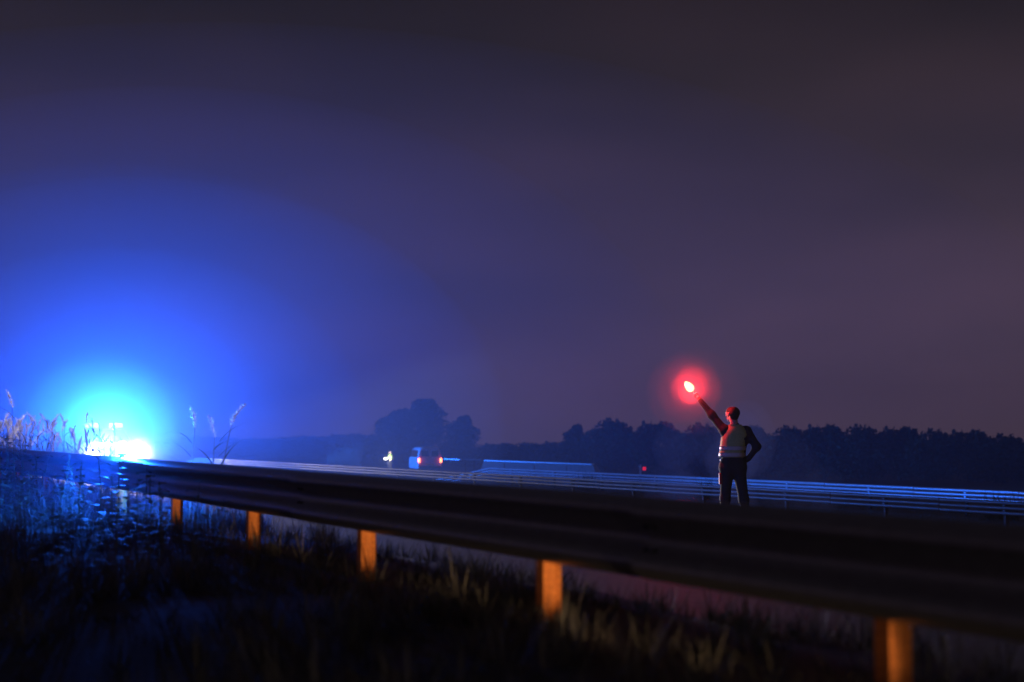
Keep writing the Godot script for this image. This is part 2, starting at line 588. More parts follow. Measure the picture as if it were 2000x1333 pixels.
func make_guardrails() -> void:
	var bolt := CylinderMesh.new()
	bolt.top_radius = 0.014
	bolt.bottom_radius = 0.018
	bolt.height = 0.016
	bolt.radial_segments = 8
	bolt.rings = 1
	var st := SurfaceTool.new()
	st.begin(Mesh.PRIMITIVE_TRIANGLES)
	st.append_from(bolt, 0, Transform3D(Basis(Vector3.BACK, PI / 2), Vector3.ZERO))
	M.bolt_mesh = st.commit()
	M.spacer_mesh = box(Vector3(0.034, 0.2, 0.07), Vector3.ZERO, 0.006)
	var near := rail_thing(0.0, -7.53, 10, 1.035, 0.33, 2.18, 2.18, M.old_steel, M.post, "dark steel guardrail on rust orange posts across the foreground", false, true)
	near.rotate_object_local(Vector3.RIGHT, 0.0026)
	rail_thing(22.2, -30.0, 31, -0.22, -0.97, 4.0, 2.0, M.rusty, M.bolt, "long dull guardrail between the road and the blue rail, lit in brownish white dashes", true, false)
	rail_thing(27.0, 0.0, 15, -0.23, -1.0, 4.0, 2.0, M.steel, M.bolt, "bright steel guardrail glowing blue behind the person with the flare", true, false)

func make_barriers() -> void:
	# low concrete parapet in two lengths with slanting ends and a pale metal cap rail
	for b in [[59.0, 72.7, "long concrete parapet with a bright white top rail right of the van"], [74.1, 77.3, "short concrete parapet next to the tail light of the van"]]:
		var t0: float = b[0]
		var l: float = b[1] - b[0]
		var root := thing("concrete_barrier", on_road(32.5, t0, -1.2), b[2], "barrier")
		var st := SurfaceTool.new()
		st.begin(Mesh.PRIMITIVE_TRIANGLES)
		st.set_smooth_group(-1)
		var sec := [[Vector2(-0.3, 0), 0.0], [Vector2(-0.3, 0.1), 0.05], [Vector2(-0.16, 0.3), 0.25], [Vector2(-0.1, 1.02), 0.9], [Vector2(0.1, 1.02), 0.9], [Vector2(0.16, 0.3), 0.25], [Vector2(0.3, 0.1), 0.05], [Vector2(0.3, 0), 0.0]]
		var n := int(l / 3.4)
		for k in n:
			var a := l * k / n + (0.012 if k else 0.0)
			var e := l * (k + 1) / n
			var cap := SurfaceTool.new()
			cap.begin(Mesh.PRIMITIVE_TRIANGLES)
			cap.set_smooth_group(-1)
			var p := func(i: int, end: int) -> Vector3:
				var q = sec[i % sec.size()]
				var z: float = a if end == 0 else e
				if end == 0 and k == 0: z += q[1] * 0.9
				if end == 1 and k == n - 1: z -= q[1] * (0.9 if l > 5.0 else 0.1)
				return Vector3(q[0].x, q[0].y, -z)
			for i in sec.size():
				quad(cap, p.call(i, 0), p.call(i + 1, 0), p.call(i + 1, 1), p.call(i, 1))
			for end in 2:
				for i in range(1, sec.size() - 1):
					for j in [0, i, i + 1]: cap.add_vertex(p.call(j, end))
			part("wall_section", done(cap), M.concrete, root)
		part("cap_rail", box(Vector3(0.16, 0.07, l - (1.8 if l > 5.0 else 1.0)), Vector3(-0.05, 1.075, -l / 2 - (0.0 if l > 5.0 else 0.35)), 0.015), M.white_metal, root)
	var gap := thing("handrail", on_road(32.5, 73.3, -1.2), "thin dark handrail bridging the gap between the two concrete parapets", "handrail")
	part("rail", tube([Vector3(0, 1.09, 0.9), Vector3(0, 1.09, -2.2)], [0.025, 0.025], 8), M.bolt, gap)
	for z in [0.2, -1.0]:
		part("post", tube([Vector3(0, 0, z - 0.2), Vector3(0, 1.08, z - 0.2)], [0.022, 0.022], 8), M.bolt, gap)

# ---------------------------------------------------------------- trees
func crown_mesh(lobes: Array, leaves: int, leaf: float, seed_: int) -> ArrayMesh:
	var r := RandomNumberGenerator.new()
	r.seed = seed_
	var st := SurfaceTool.new()
	st.begin(Mesh.PRIMITIVE_TRIANGLES)
	st.set_smooth_group(-1)
	for n in leaves:
		var lobe = lobes[r.randi() % lobes.size()]
		var dir := Vector3(r.randfn(), r.randfn(), r.randfn()).normalized()
		var rad: float = pow(r.randf(), 0.4) * (1.0 + 0.07 * r.randfn())
		var c: Vector3 = lobe[0] + dir * rad * Vector3(lobe[1], lobe[2], lobe[1])
		var b := Basis(Vector3(r.randfn(), r.randfn(), r.randfn()).normalized(), r.randf() * TAU)
		var s := leaf * r.randf_range(0.6, 1.3)
		var tint := r.randf_range(0.6, 1.25)
		st.set_color(Color(0.045 * tint, 0.058 * tint, 0.026 * tint))
		quad(st, c + b * Vector3(-s, 0, 0), c + b * Vector3(0, 0, s * 0.5), c + b * Vector3(s, 0.1 * s, 0), c + b * Vector3(0, 0, -s * 0.5))
	return done(st)

func tree_kind(called: String, lobes: Array, leaves: int, leaf: float, trunk_h: float, trunk_r: float, seed_: int) -> Node3D:
	var root := thing(called, Transform3D(), "tree", "tree", "trees beyond the motorway")
	part("trunk", tube([Vector3(0, -0.4, 0), Vector3(0.03, trunk_h * 0.5, 0), Vector3(0, trunk_h, 0.04)], [trunk_r * 1.3, trunk_r, trunk_r * 0.45], 9), M.bark, root)
	var st := SurfaceTool.new()
	st.begin(Mesh.PRIMITIVE_TRIANGLES)
	for lobe in lobes:
		var c: Vector3 = lobe[0]
		var a := Vector3(0, minf(trunk_h * 0.75, c.y * 0.5), 0)
		add_tube(st, [a, a.lerp(c, 0.5) + Vector3(0, 0.15, 0), c], [trunk_r * 0.5, trunk_r * 0.3, trunk_r * 0.1], 6)
	part("limbs", done(st), M.bark, root)
	part("crown", crown_mesh(lobes, leaves, leaf, seed_), M.leaf, root)
	return root

func make_trees() -> void:
	# each kind is one unit high and wide enough; copies are scaled to their size
	var round_a := tree_kind("round_tree", [[Vector3(0, 3.2, 0), 1.5, 1.3], [Vector3(1.2, 2.6, 0.3), 1.1, 1.1], [Vector3(-1.2, 2.5, -0.2), 1.2, 1.1], [Vector3(0.2, 3.0, 1.0), 1.2, 1.1], [Vector3(-0.3, 1.4, 0.4), 1.9, 1.2], [Vector3(0.7, 1.2, -0.4), 1.7, 1.1]], 5600, 0.2, 2.6, 0.14, 21)
	var round_b := tree_kind("broad_tree", [[Vector3(-0.8, 3.1, 0), 1.2, 1.1], [Vector3(0.7, 3.4, 0.2), 1.0, 0.9], [Vector3(1.7, 2.7, 0), 1.0, 1.0], [Vector3(-1.9, 2.4, 0.3), 1.0, 1.1], [Vector3(0, 1.5, 0), 2.3, 1.4], [Vector3(1.2, 1.3, 0.5), 1.6, 1.2]], 5600, 0.2, 2.4, 0.15, 22)
	var tall := tree_kind("tall_tree", [[Vector3(0.5, 6.6, 0), 0.95, 0.95], [Vector3(0.6, 5.6, 0.2), 1.5, 1.3], [Vector3(-1.0, 5.2, 0), 1.2, 1.1], [Vector3(-1.9, 4.3, 0.2), 1.2, 1.3], [Vector3(0.9, 4.0, 0.2), 1.7, 1.7], [Vector3(-1.6, 2.6, 0), 1.9, 1.8], [Vector3(0.5, 2.3, 0), 2.0, 1.8], [Vector3(-0.4, 1.1, 0), 2.4, 1.3]], 8000, 0.2, 4.8, 0.2, 23)
	var pointed := tree_kind("upright_tree", [[Vector3(0.15, 5.2, 0), 0.55, 0.8], [Vector3(-0.35, 4.4, 0), 0.8, 1.0], [Vector3(0.35, 3.8, 0.2), 1.0, 1.1], [Vector3(-0.3, 2.7, 0), 1.2, 1.3], [Vector3(0.3, 1.7, 0), 1.4, 1.4], [Vector3(0, 0.9, 0), 1.5, 1.0]], 4600, 0.19, 4.4, 0.13, 24)
	var kinds := {"a": [round_a, 4.5, 4.6], "b": [round_b, 4.4, 5.4], "t": [tall, 7.55, 5.6], "p": [pointed, 6.0, 3.2]}
	var first := {}
	# [kind, x, distance, top height above road, width, label]
	var rows := [
		["a", -44.0, 205.0, 1.2, 16.0, "faint hedge tree half lost in the blue glow, leftmost of the far trees"],
		["b", -35.5, 215.0, 1.0, 16.0, "low hazy tree just right of the reed stalks in the blue glow"],
		["a", -28.5, 200.0, 1.3, 11.0, "rounded hazy tree left of the pale bush"],
		["b", -23.5, 205.0, 1.6, 10.0, "flat-topped hazy tree behind the pale bush"],
		["a", -19.0, 200.0, 1.5, 9.0, "low hazy tree left of the tallest tree group"],
		["t", -11.4, 172.0, 5.75, 9.4, "tallest tree with a blocky top behind the white van"],
		["p", -14.6, 176.0, 4.2, 6.0, "left shoulder of the tall tree group, behind the officer with a lamp"],
		["p", -6.0, 170.0, 3.6, 5.4, "pointed tree right of the tallest tree above the concrete parapet"],
		["b", -1.8, 190.0, 0.3, 7.0, "lowest bushy tree in the dip right of the pointed tree"],
		["a", 2.0, 185.0, 0.4, 7.0, "second low bushy tree in the dip above the white top rail"],
		["b", 6.0, 180.0, 0.6, 7.0, "third low bushy tree in the dip above the end of the white top rail"],
		["p", 6.3, 142.0, 2.35, 3.4, "small peaked tree where the tree line steps up right of the dip"],
		["a", 9.7, 140.0, 3.0, 5.6, "high domed tree left of the red marker post"],
		["b", 14.0, 138.0, 2.75, 5.6, "dark domed tree right behind the red and white marker post"],
		["a", 18.0, 136.0, 2.5, 5.5, "domed tree behind the smoke under the red flare"],
		["b", 21.8, 132.0, 2.3, 5.2, "domed tree hidden behind the person with the flare"],
		["a", 25.2, 130.0, 2.2, 5.0, "even tree just right of the raised-flare person"],
		["b", 28.0, 128.0, 2.35, 5.2, "second tree right of the person, slightly higher"],
		["a", 31.0, 127.0, 2.3, 5.2, "third tree right of the person in the even tree line"],
		["b", 34.2, 126.0, 2.15, 5.4, "fourth tree right of the person in the even tree line"],
		["a", 36.6, 124.0, 1.9, 4.6, "fifth tree right of the person, a little lower"],
		["b", 38.4, 120.0, 1.85, 5.0, "knob-topped tree left of the notch near the right edge"],
		["a", 41.0, 119.0, 1.45, 5.4, "tree right of the notch near the right edge"],
		["b", 43.6, 117.0, 1.2, 5.4, "second tree from the right edge in the far tree line"],
		["a", 46.0, 116.0, 0.8, 5.6, "rightmost low tree at the edge of the photograph"],
		["b", 50.5, 116.0, 0.7, 7.0, "low tree just outside the right edge"],
	]
	for row in rows:
		var k = kinds[row[0]]
		var s: float = 0.888 * row[1] + 0.46 * row[2] - 3.06
		var base := height_at_s(s) - 0.15
		var tall_by: float = (row[3] - base) / k[1]
		var wide: float = row[4] / k[2]
		var where := Transform3D(Basis(Vector3.UP, rng.randf_range(-0.25, 0.25)).scaled(Vector3(wide, tall_by, wide)), Vector3(row[1], base, -row[2]))
		if not first.has(row[0]):
			first[row[0]] = true
			k[0].transform = where
			k[0].set_meta("label", row[5])
		else:
			copy_of(k[0], where, row[5])

# ---------------------------------------------------------------- vehicles
func car_ring(q: Array) -> Array:
	# q: z, bottom half width, bottom y, belt half width, belt y, roof half width, roof y
	var z: float = q[0]
	var side := [Vector3(q[1] * 0.9, q[2], z), Vector3(q[1], q[2] + 0.08, z), Vector3(lerpf(q[1], q[3], 0.7) + 0.015, lerpf(q[2], q[4], 0.6), z), Vector3(q[3], q[4], z), Vector3(lerpf(q[3], q[5], 0.88), lerpf(q[4], q[6], 0.86), z), Vector3(q[5] * 0.88, lerpf(q[4], q[6], 0.975), z), Vector3(q[5] * 0.5, q[6], z)]
	var ring := side.duplicate()
	for i in range(side.size() - 1, -1, -1):
		ring.append(Vector3(-side[i].x, side[i].y, z))
	return ring

func car_skin(stations: Array) -> ArrayMesh:
	var st := SurfaceTool.new()
	st.begin(Mesh.PRIMITIVE_TRIANGLES)
	var n := 14
	for i in stations.size() - 1:
		var a := car_ring(stations[i])
		var b := car_ring(stations[i + 1])
		for k in n:
			st.set_smooth_group(1 if k != n - 1 else 2)
			quad(st, a[k], a[(k + 1) % n], b[(k + 1) % n], b[k])
	st.set_smooth_group(-1)
	for e in [0, stations.size() - 1]:
		var r := car_ring(stations[e])
		for k in range(1, n - 1):
			for v in [r[0], r[k], r[k + 1]]: st.add_vertex(v)
	return done(st)

func pane(pts: Array, out: Vector3) -> ArrayMesh:
	# a flat panel with thickness: pts in order, pushed out a little
	var st := SurfaceTool.new()
	st.begin(Mesh.PRIMITIVE_TRIANGLES)
	st.set_smooth_group(-1)
	for i in range(1, pts.size() - 1):
		for v in [pts[0], pts[i], pts[i + 1]]: st.add_vertex(v + out)
		for v in [pts[0], pts[i + 1], pts[i]]: st.add_vertex(v - out)
	for i in pts.size():
		var j := (i + 1) % pts.size()
		quad(st, pts[i] - out, pts[j] - out, pts[j] + out, pts[i] + out)
	return done(st)

func wheel(root: Node3D, x: float, z: float, r: float) -> void:
	var turn := Transform3D(Basis(Vector3.BACK, PI / 2), Vector3(x, r, z))
	var w := thing_part("wheel", root)
	var tm := TorusMesh.new()
	tm.inner_radius = r * 0.6
	tm.outer_radius = r
	tm.rings = 24
	tm.ring_segments = 10
	part("tyre", tm, M.tyre, w, turn)
	var c := CylinderMesh.new()
	c.top_radius = r * 0.64
	c.bottom_radius = r * 0.64
	c.height = 0.16
	c.radial_segments = 20
	part("rim", c, M.rim, w, turn)

func thing_part(called: String, root: Node3D) -> Node3D:
	var w := Node3D.new()
	w.name = called
	root.add_child(w, true)
	return w

func omni(called: String, c: Color, energy: float, where: Vector3, parent: Node3D, size := 0.05) -> OmniLight3D:
	var l := OmniLight3D.new()
	l.name = called
	l.light_color = c.linear_to_srgb()
	l.light_energy = energy
	l.light_size = size
	l.omni_range = 400.0
	l.omni_attenuation = 2.0
	l.shadow_enabled = true
	parent.add_child(l, true)
	l.position = where
	return l

func make_police_cars() -> void:
	# front of the car looks along -z
	for c in [[6.45, 47.0, 520.0, 480.0, "police car with blazing blue lights and headlamps behind the reeds"], [20.0, 112.0, 2300.0, 1300.0, "farther police car unseen in the blue glare, placed to light the van side and the rail end"]]:  # second car is unseen, placed to light the van and the rail end
		var s: float = c[0]
		var root := thing("police_car", on_road(s, c[1], height_at_s(s) + 0.004, PI - (0.105 if s < 10.0 else 0.0)), c[4], "car", "police cars")
		var sk := [
			[-2.3, 0.62, 0.34, 0.62, 0.55, 0.55, 0.60], [-2.22, 0.80, 0.24, 0.78, 0.62, 0.66, 0.68], [-1.9, 0.88, 0.2, 0.85, 0.74, 0.72, 0.82], [-1.0, 0.90, 0.2, 0.88, 0.86, 0.76, 0.96],
			[-0.75, 0.90, 0.2, 0.89, 0.89, 0.76, 1.04], [0.05, 0.91, 0.2, 0.9, 0.92, 0.66, 1.43], [0.9, 0.91, 0.2, 0.9, 0.94, 0.66, 1.47], [1.7, 0.91, 0.22, 0.89, 0.96, 0.64, 1.44], [2.1, 0.88, 0.26, 0.86, 0.97, 0.60, 1.36], [2.35, 0.82, 0.34, 0.8, 0.92, 0.58, 1.0],
		]
		part("body", car_skin(sk), M.car_white, root)
		part("windscreen", pane([Vector3(-0.72, 0.99, -0.86), Vector3(0.72, 0.99, -0.86), Vector3(0.6, 1.4, -0.05), Vector3(-0.6, 1.4, -0.05)], Vector3(0, 0.03, -0.02)), M.glass, root)
		for x in [-1.0, 1.0]:
			part("side_window", pane([Vector3(x * 0.89, 0.97, -0.5), Vector3(x * 0.905, 0.98, 1.9), Vector3(x * 0.72, 1.33, 1.7), Vector3(x * 0.72, 1.33, 0.0)], Vector3(x * 0.012, 0.004, 0)), M.glass, root)
			part("stripe", pane([Vector3(x * 0.925, 0.62, -1.2), Vector3(x * 0.925, 0.62, 1.6), Vector3(x * 0.925, 0.74, 1.6), Vector3(x * 0.925, 0.74, -1.2)], Vector3(x * 0.008, 0, 0)), M.blue_stripe, root)
			part("mirror", box(Vector3(0.2, 0.13, 0.1), Vector3(x * 1.0, 1.0, -0.6), 0.03), M.black, root)
			wheel(root, x * 0.8, -1.45, 0.33)
			wheel(root, x * 0.8, 1.4, 0.33)
			part("headlight", box(Vector3(0.34, 0.15, 0.1), Vector3(x * 0.62, 0.66, -2.2), 0.03), glow(Color(0.9, 0.95, 1.0), 40.0), root)
			var sp := SpotLight3D.new()
			sp.name = "headlight_beam"
			sp.light_color = Color(1.0, 0.93, 0.86)
			sp.light_energy = c[3]
			sp.light_size = 0.08
			sp.spot_angle = 15.5 if s < 10.0 else 4.5
			sp.spot_range = 400.0
			sp.spot_attenuation = 2.0
			sp.spot_angle_attenuation = 0.25
			sp.shadow_enabled = true
			root.add_child(sp, true)
			sp.position = Vector3(x * 0.62, 0.66, -2.32)
			part("beacon", box(Vector3(0.42, 0.14, 0.2), Vector3(x * 0.38, 1.565, 0.35), 0.03), glow(Color(0.06, 0.3, 1.0), 30.0), root)
			part("unseen_grille_lamp", box(Vector3(0.16, 0.07, 0.06), Vector3(x * 0.3, 0.6, -2.31), 0.015), glow(Color(0.06, 0.3, 1.0), 30.0), root)  # unseen within the glare, placed to brighten its low core
			omni("beacon_light", Color(0.011, 0.15, 1.0), c[2] * 0.22, Vector3(x * 0.38, 1.565, 0.35), root, 0.09)
		part("unseen_strobe", box(Vector3(0.3, 0.1, 0.08), Vector3(0, 1.06, -0.92), 0.015), glow(Color(0.06, 0.3, 1.0), 30.0), root)  # unseen within the glare, placed to raise its white core
		omni("unseen_strobe_light", Color(0.022, 0.17, 1.0), c[2] * 0.36, Vector3(0, 1.06, -0.92), root, 0.04)
		omni("unseen_grille_light", Color(0.011, 0.15, 1.0), c[2] * 0.2, Vector3(-0.3, 0.6, -2.31), root, 0.03)
		part("light_bar_base", box(Vector3(1.2, 0.03, 0.24), Vector3(0, 1.478, 0.35), 0.008), M.black, root)
		part("bumper", box(Vector3(1.5, 0.2, 0.08), Vector3(0, 0.38, -2.27), 0.03), M.black, root)
		part("number_plate", box(Vector3(0.5, 0.11, 0.02), Vector3(0, 0.42, -2.325)), M.plate, root)

func make_van() -> void:
	# rear of the van looks along +z
	var root := thing("van", place(-6.85, -1.6, -112.0, deg_to_rad(13.0)), "white van seen from behind with its two tail lights on", "van")
	var sk := [
		[-2.6, 0.7, 0.35, 0.7, 0.75, 0.6, 0.8], [-2.45, 0.88, 0.3, 0.86, 0.95, 0.75, 1.02], [-1.75, 0.95, 0.28, 0.94, 1.1, 0.82, 1.2], [-1.0, 0.96, 0.28, 0.95, 1.15, 0.78, 1.9],
		[0.4, 0.96, 0.28, 0.95, 1.15, 0.8, 1.97], [2.0, 0.96, 0.3, 0.95, 1.15, 0.8, 1.95], [2.38, 0.95, 0.32, 0.94, 1.12, 0.76, 1.9], [2.44, 0.92, 0.36, 0.91, 1.1, 0.72, 1.84],
	]
	part("body", car_skin(sk), M.car_white, root)
	for x in [-1.0, 1.0]:
		for w in [[-0.95, 0.1], [0.2, 1.15], [1.25, 2.05]]:
			part("side_window", pane([Vector3(x * 0.955, 1.2, w[0]), Vector3(x * 0.955, 1.2, w[1]), Vector3(x * 0.835, 1.72, w[1]), Vector3(x * 0.835, 1.72, w[0] + (0.25 if w[0] < -0.5 else 0.0))], Vector3(x * 0.012, 0.004, 0)), M.glass, root)
		wheel(root, x * 0.84, -1.6, 0.34)
		wheel(root, x * 0.84, 1.5, 0.34)
		part("tail_light", box(Vector3(0.17, 0.32, 0.07), Vector3(x * 0.85, 0.95, 2.43), 0.02), glow(Color(1.0, 0.2, 0.07), 9.0), root)
		omni("tail_glow", Color(1.0, 0.03, 0.015), 0.12, Vector3(x * 0.86, 0.95, 2.52), root, 0.06)
	part("rear_door", box(Vector3(0.76, 1.1, 0.02), Vector3(-0.39, 0.98, 2.435), 0.004), M.car_white, root)
	part("rear_door", box(Vector3(0.76, 1.1, 0.02), Vector3(0.39, 0.98, 2.435), 0.004), M.car_white, root)
	part("rear_window", box(Vector3(0.58, 0.44, 0.02), Vector3(-0.38, 1.48, 2.442), 0.004), M.glass, root)
	part("rear_window", box(Vector3(0.58, 0.44, 0.02), Vector3(0.38, 1.48, 2.442), 0.004), M.glass, root)
	part("bumper", box(Vector3(1.75, 0.2, 0.14), Vector3(0, 0.42, 2.45), 0.03), M.black, root)
	part("number_plate", box(Vector3(0.52, 0.11, 0.02), Vector3(0, 0.62, 2.455)), M.plate, root)

# ---------------------------------------------------------------- people
func make_flare_person() -> void:
	var root := thing("person", place(3.13, -0.098, -20.0), "person in a pale reflective vest raising a burning red flare, seen from behind", "person")
	var navy := Color(0.016, 0.016, 0.024)
	var jacket := Color(0.02, 0.018, 0.026)
	var skin := Color(0.48, 0.29, 0.21)
	var boot := Color(0.012, 0.012, 0.012)
	var hair := Color(0.03, 0.02, 0.015)
	var face := Vector3(-0.62, 0.05, -0.78).normalized()
	var head := Vector3(-0.03, 1.70, 0.0)
	var neck := Vector3(0.0, 1.50, 0.0)
	var wrist := Vector3(-0.465, 1.885, -0.13)
	var body := [
		[Vector3(-0.115, 0.95, 0), Vector3(0.045, 0.95, 0), 0.118, 0.118, navy],
		[Vector3(-0.09, 1.02, 0), Vector3(-0.06, 1.34, 0), 0.105, 0.108, jacket], [Vector3(0.02, 1.02, 0), Vector3(0.07, 1.34, 0), 0.105, 0.108, jacket],
		[Vector3(-0.075, 1.36, 0), Vector3(0.08, 1.36, 0), 0.112, 0.112, jacket], [Vector3(-0.13, 1.46, 0.005), Vector3(0.15, 1.45, 0.005), 0.072, 0.072, jacket],
		[Vector3(0, 1.45, 0), Vector3(0, 1.53, 0), 0.075, 0.06, jacket],
		[Vector3(-0.155, 1.465, 0), Vector3(-0.31, 1.68, -0.09), 0.066, 0.054, jacket], [Vector3(-0.31, 1.68, -0.09), wrist, 0.053, 0.036, jacket],
		[Vector3(0.17, 1.445, 0), Vector3(0.295, 1.235, 0.07), 0.066, 0.053, jacket], [Vector3(0.295, 1.235, 0.07), Vector3(0.185, 1.06, 0.0), 0.05, 0.036, jacket],
		[Vector3(-0.115, 0.93, 0), Vector3(-0.145, 0.50, -0.015), 0.094, 0.07, navy], [Vector3(-0.145, 0.50, -0.015), Vector3(-0.155, 0.1, 0.03), 0.067, 0.05, navy],
		[Vector3(0.05, 0.93, 0), Vector3(0.115, 0.50, -0.015), 0.094, 0.07, navy], [Vector3(0.115, 0.50, -0.015), Vector3(0.155, 0.1, 0.03), 0.067, 0.05, navy],
		[Vector3(-0.155, 0.1, 0.03), Vector3(-0.16, 0.045, 0.05), 0.052, 0.045, boot], [Vector3(-0.16, 0.045, 0.04), Vector3(-0.2, 0.04, -0.14), 0.045, 0.038, boot],
		[Vector3(0.155, 0.1, 0.03), Vector3(0.158, 0.045, 0.05), 0.052, 0.045, boot], [Vector3(0.158, 0.045, 0.04), Vector3(0.215, 0.04, -0.13), 0.045, 0.038, boot],
	]
	var along := Vector3(-0.60, 0.79, -0.12).normalized()
	var stick := wrist + along * 0.085 + Vector3(0.0, 0.0, -0.022)
	var stick_dir := Vector3(-0.62, 0.78, 0.02).normalized()
	var grip := grip_prims(wrist, along, stick, along.cross(Vector3(0, 0, 1)).normalized().cross(Vector3(0, 0, 1)).normalized() * -1.0, Vector3(0, 0, 1), skin)
	grip[0][0] = wrist - along * 0.04
	var hip_hand := open_prims(Vector3(0.185, 1.06, 0.0), Vector3(-0.35, -0.45, -0.82).normalized(), Vector3(0.2, 0.8, -0.5).normalized(), Vector3(-0.9, 0.1, 0.0), skin)
	part("body", fields([[body, 0.012, 0.05], [head_prims(head, face, skin, hair, neck), 0.0045, 0.012], [grip, 0.0045, 0.006], [hip_hand, 0.0045, 0.006]]), M.body_cloth, root)
	part("hair", fields([[hair_prims(head, face, hair), 0.006, 0.02]]), M.body_cloth, root)
	var rings := [[Vector3(-0.055, 1.085, 0.0), 0.178, 0.15], [Vector3(-0.05, 1.14, 0), 0.176, 0.148], [Vector3(-0.035, 1.22, 0), 0.176, 0.142], [Vector3(-0.015, 1.32, 0), 0.182, 0.138], [Vector3(0.0, 1.40, 0), 0.186, 0.134], [Vector3(0.006, 1.46, 0), 0.168, 0.118], [Vector3(0.004, 1.51, 0), 0.12, 0.098], [Vector3(0.0, 1.545, 0), 0.082, 0.078]]
	var yellow := textured(Color(0.34, 0.36, 0.13), Color(0.46, 0.47, 0.19), 0.03, Vector3(3, 3, 3), 0.8, 0.0, 31)
	part("vest", shell(rings, 30, 0.012), yellow, root)
	var band := textured(Color(0.46, 0.45, 0.41), Color(0.62, 0.60, 0.56), 0.03, Vector3(3, 3, 3), 0.45, 0.0, 32)
	for b in [[1.095, 1.15], [1.185, 1.24]]:
		var rr := []
		for y in [b[0], (b[0] + b[1]) / 2, b[1]]:
			rr.append([Vector3(ramp(y, [[1.085, -0.055], [1.22, -0.035], [1.32, -0.015]]), y, 0), ramp(y, [[1.085, 0.183], [1.14, 0.181], [1.32, 0.186]]), ramp(y, [[1.085, 0.155], [1.22, 0.147]])])
		part("reflective_band", shell(rr, 30, 0.012), band, root)
	part("holster", box(Vector3(0.05, 0.16, 0.09), Vector3(-0.205, 0.79, 0.01), 0.012), mat(Color(0.25, 0.02, 0.015), 0.6), root)
	part("radio", box(Vector3(0.03, 0.09, 0.05), Vector3(-0.195, 1.02, 0.0), 0.008), M.white_metal, root)
	# the flare, held in the raised hand
	var fl := thing("signal_flare", place(3.13, -0.098, -20.0) * Transform3D(Basis(), stick), "burning red hand flare held up by the person in the vest", "flare")
	part("stick", tube([-stick_dir * 0.07, stick_dir * 0.09], [0.013, 0.013], 10), mat(Color(0.5, 0.05, 0.03), 0.7), fl)
	var tip := stick_dir * 0.155
	var st := SurfaceTool.new()
	st.begin(Mesh.PRIMITIVE_TRIANGLES)
	add_tube(st, [tip - stick_dir * 0.07, tip - stick_dir * 0.055, tip - stick_dir * 0.015, tip + stick_dir * 0.035, tip + stick_dir * 0.075, tip + stick_dir * 0.1], [0.012, 0.042, 0.058, 0.05, 0.03, 0.006], 14)
	part("flame", done(st), glow(Color(1.0, 0.6, 0.28), 3.4), fl)
	omni("flare_light", Color(1.0, 0.018, 0.03), 3.2, tip, fl, 0.04)

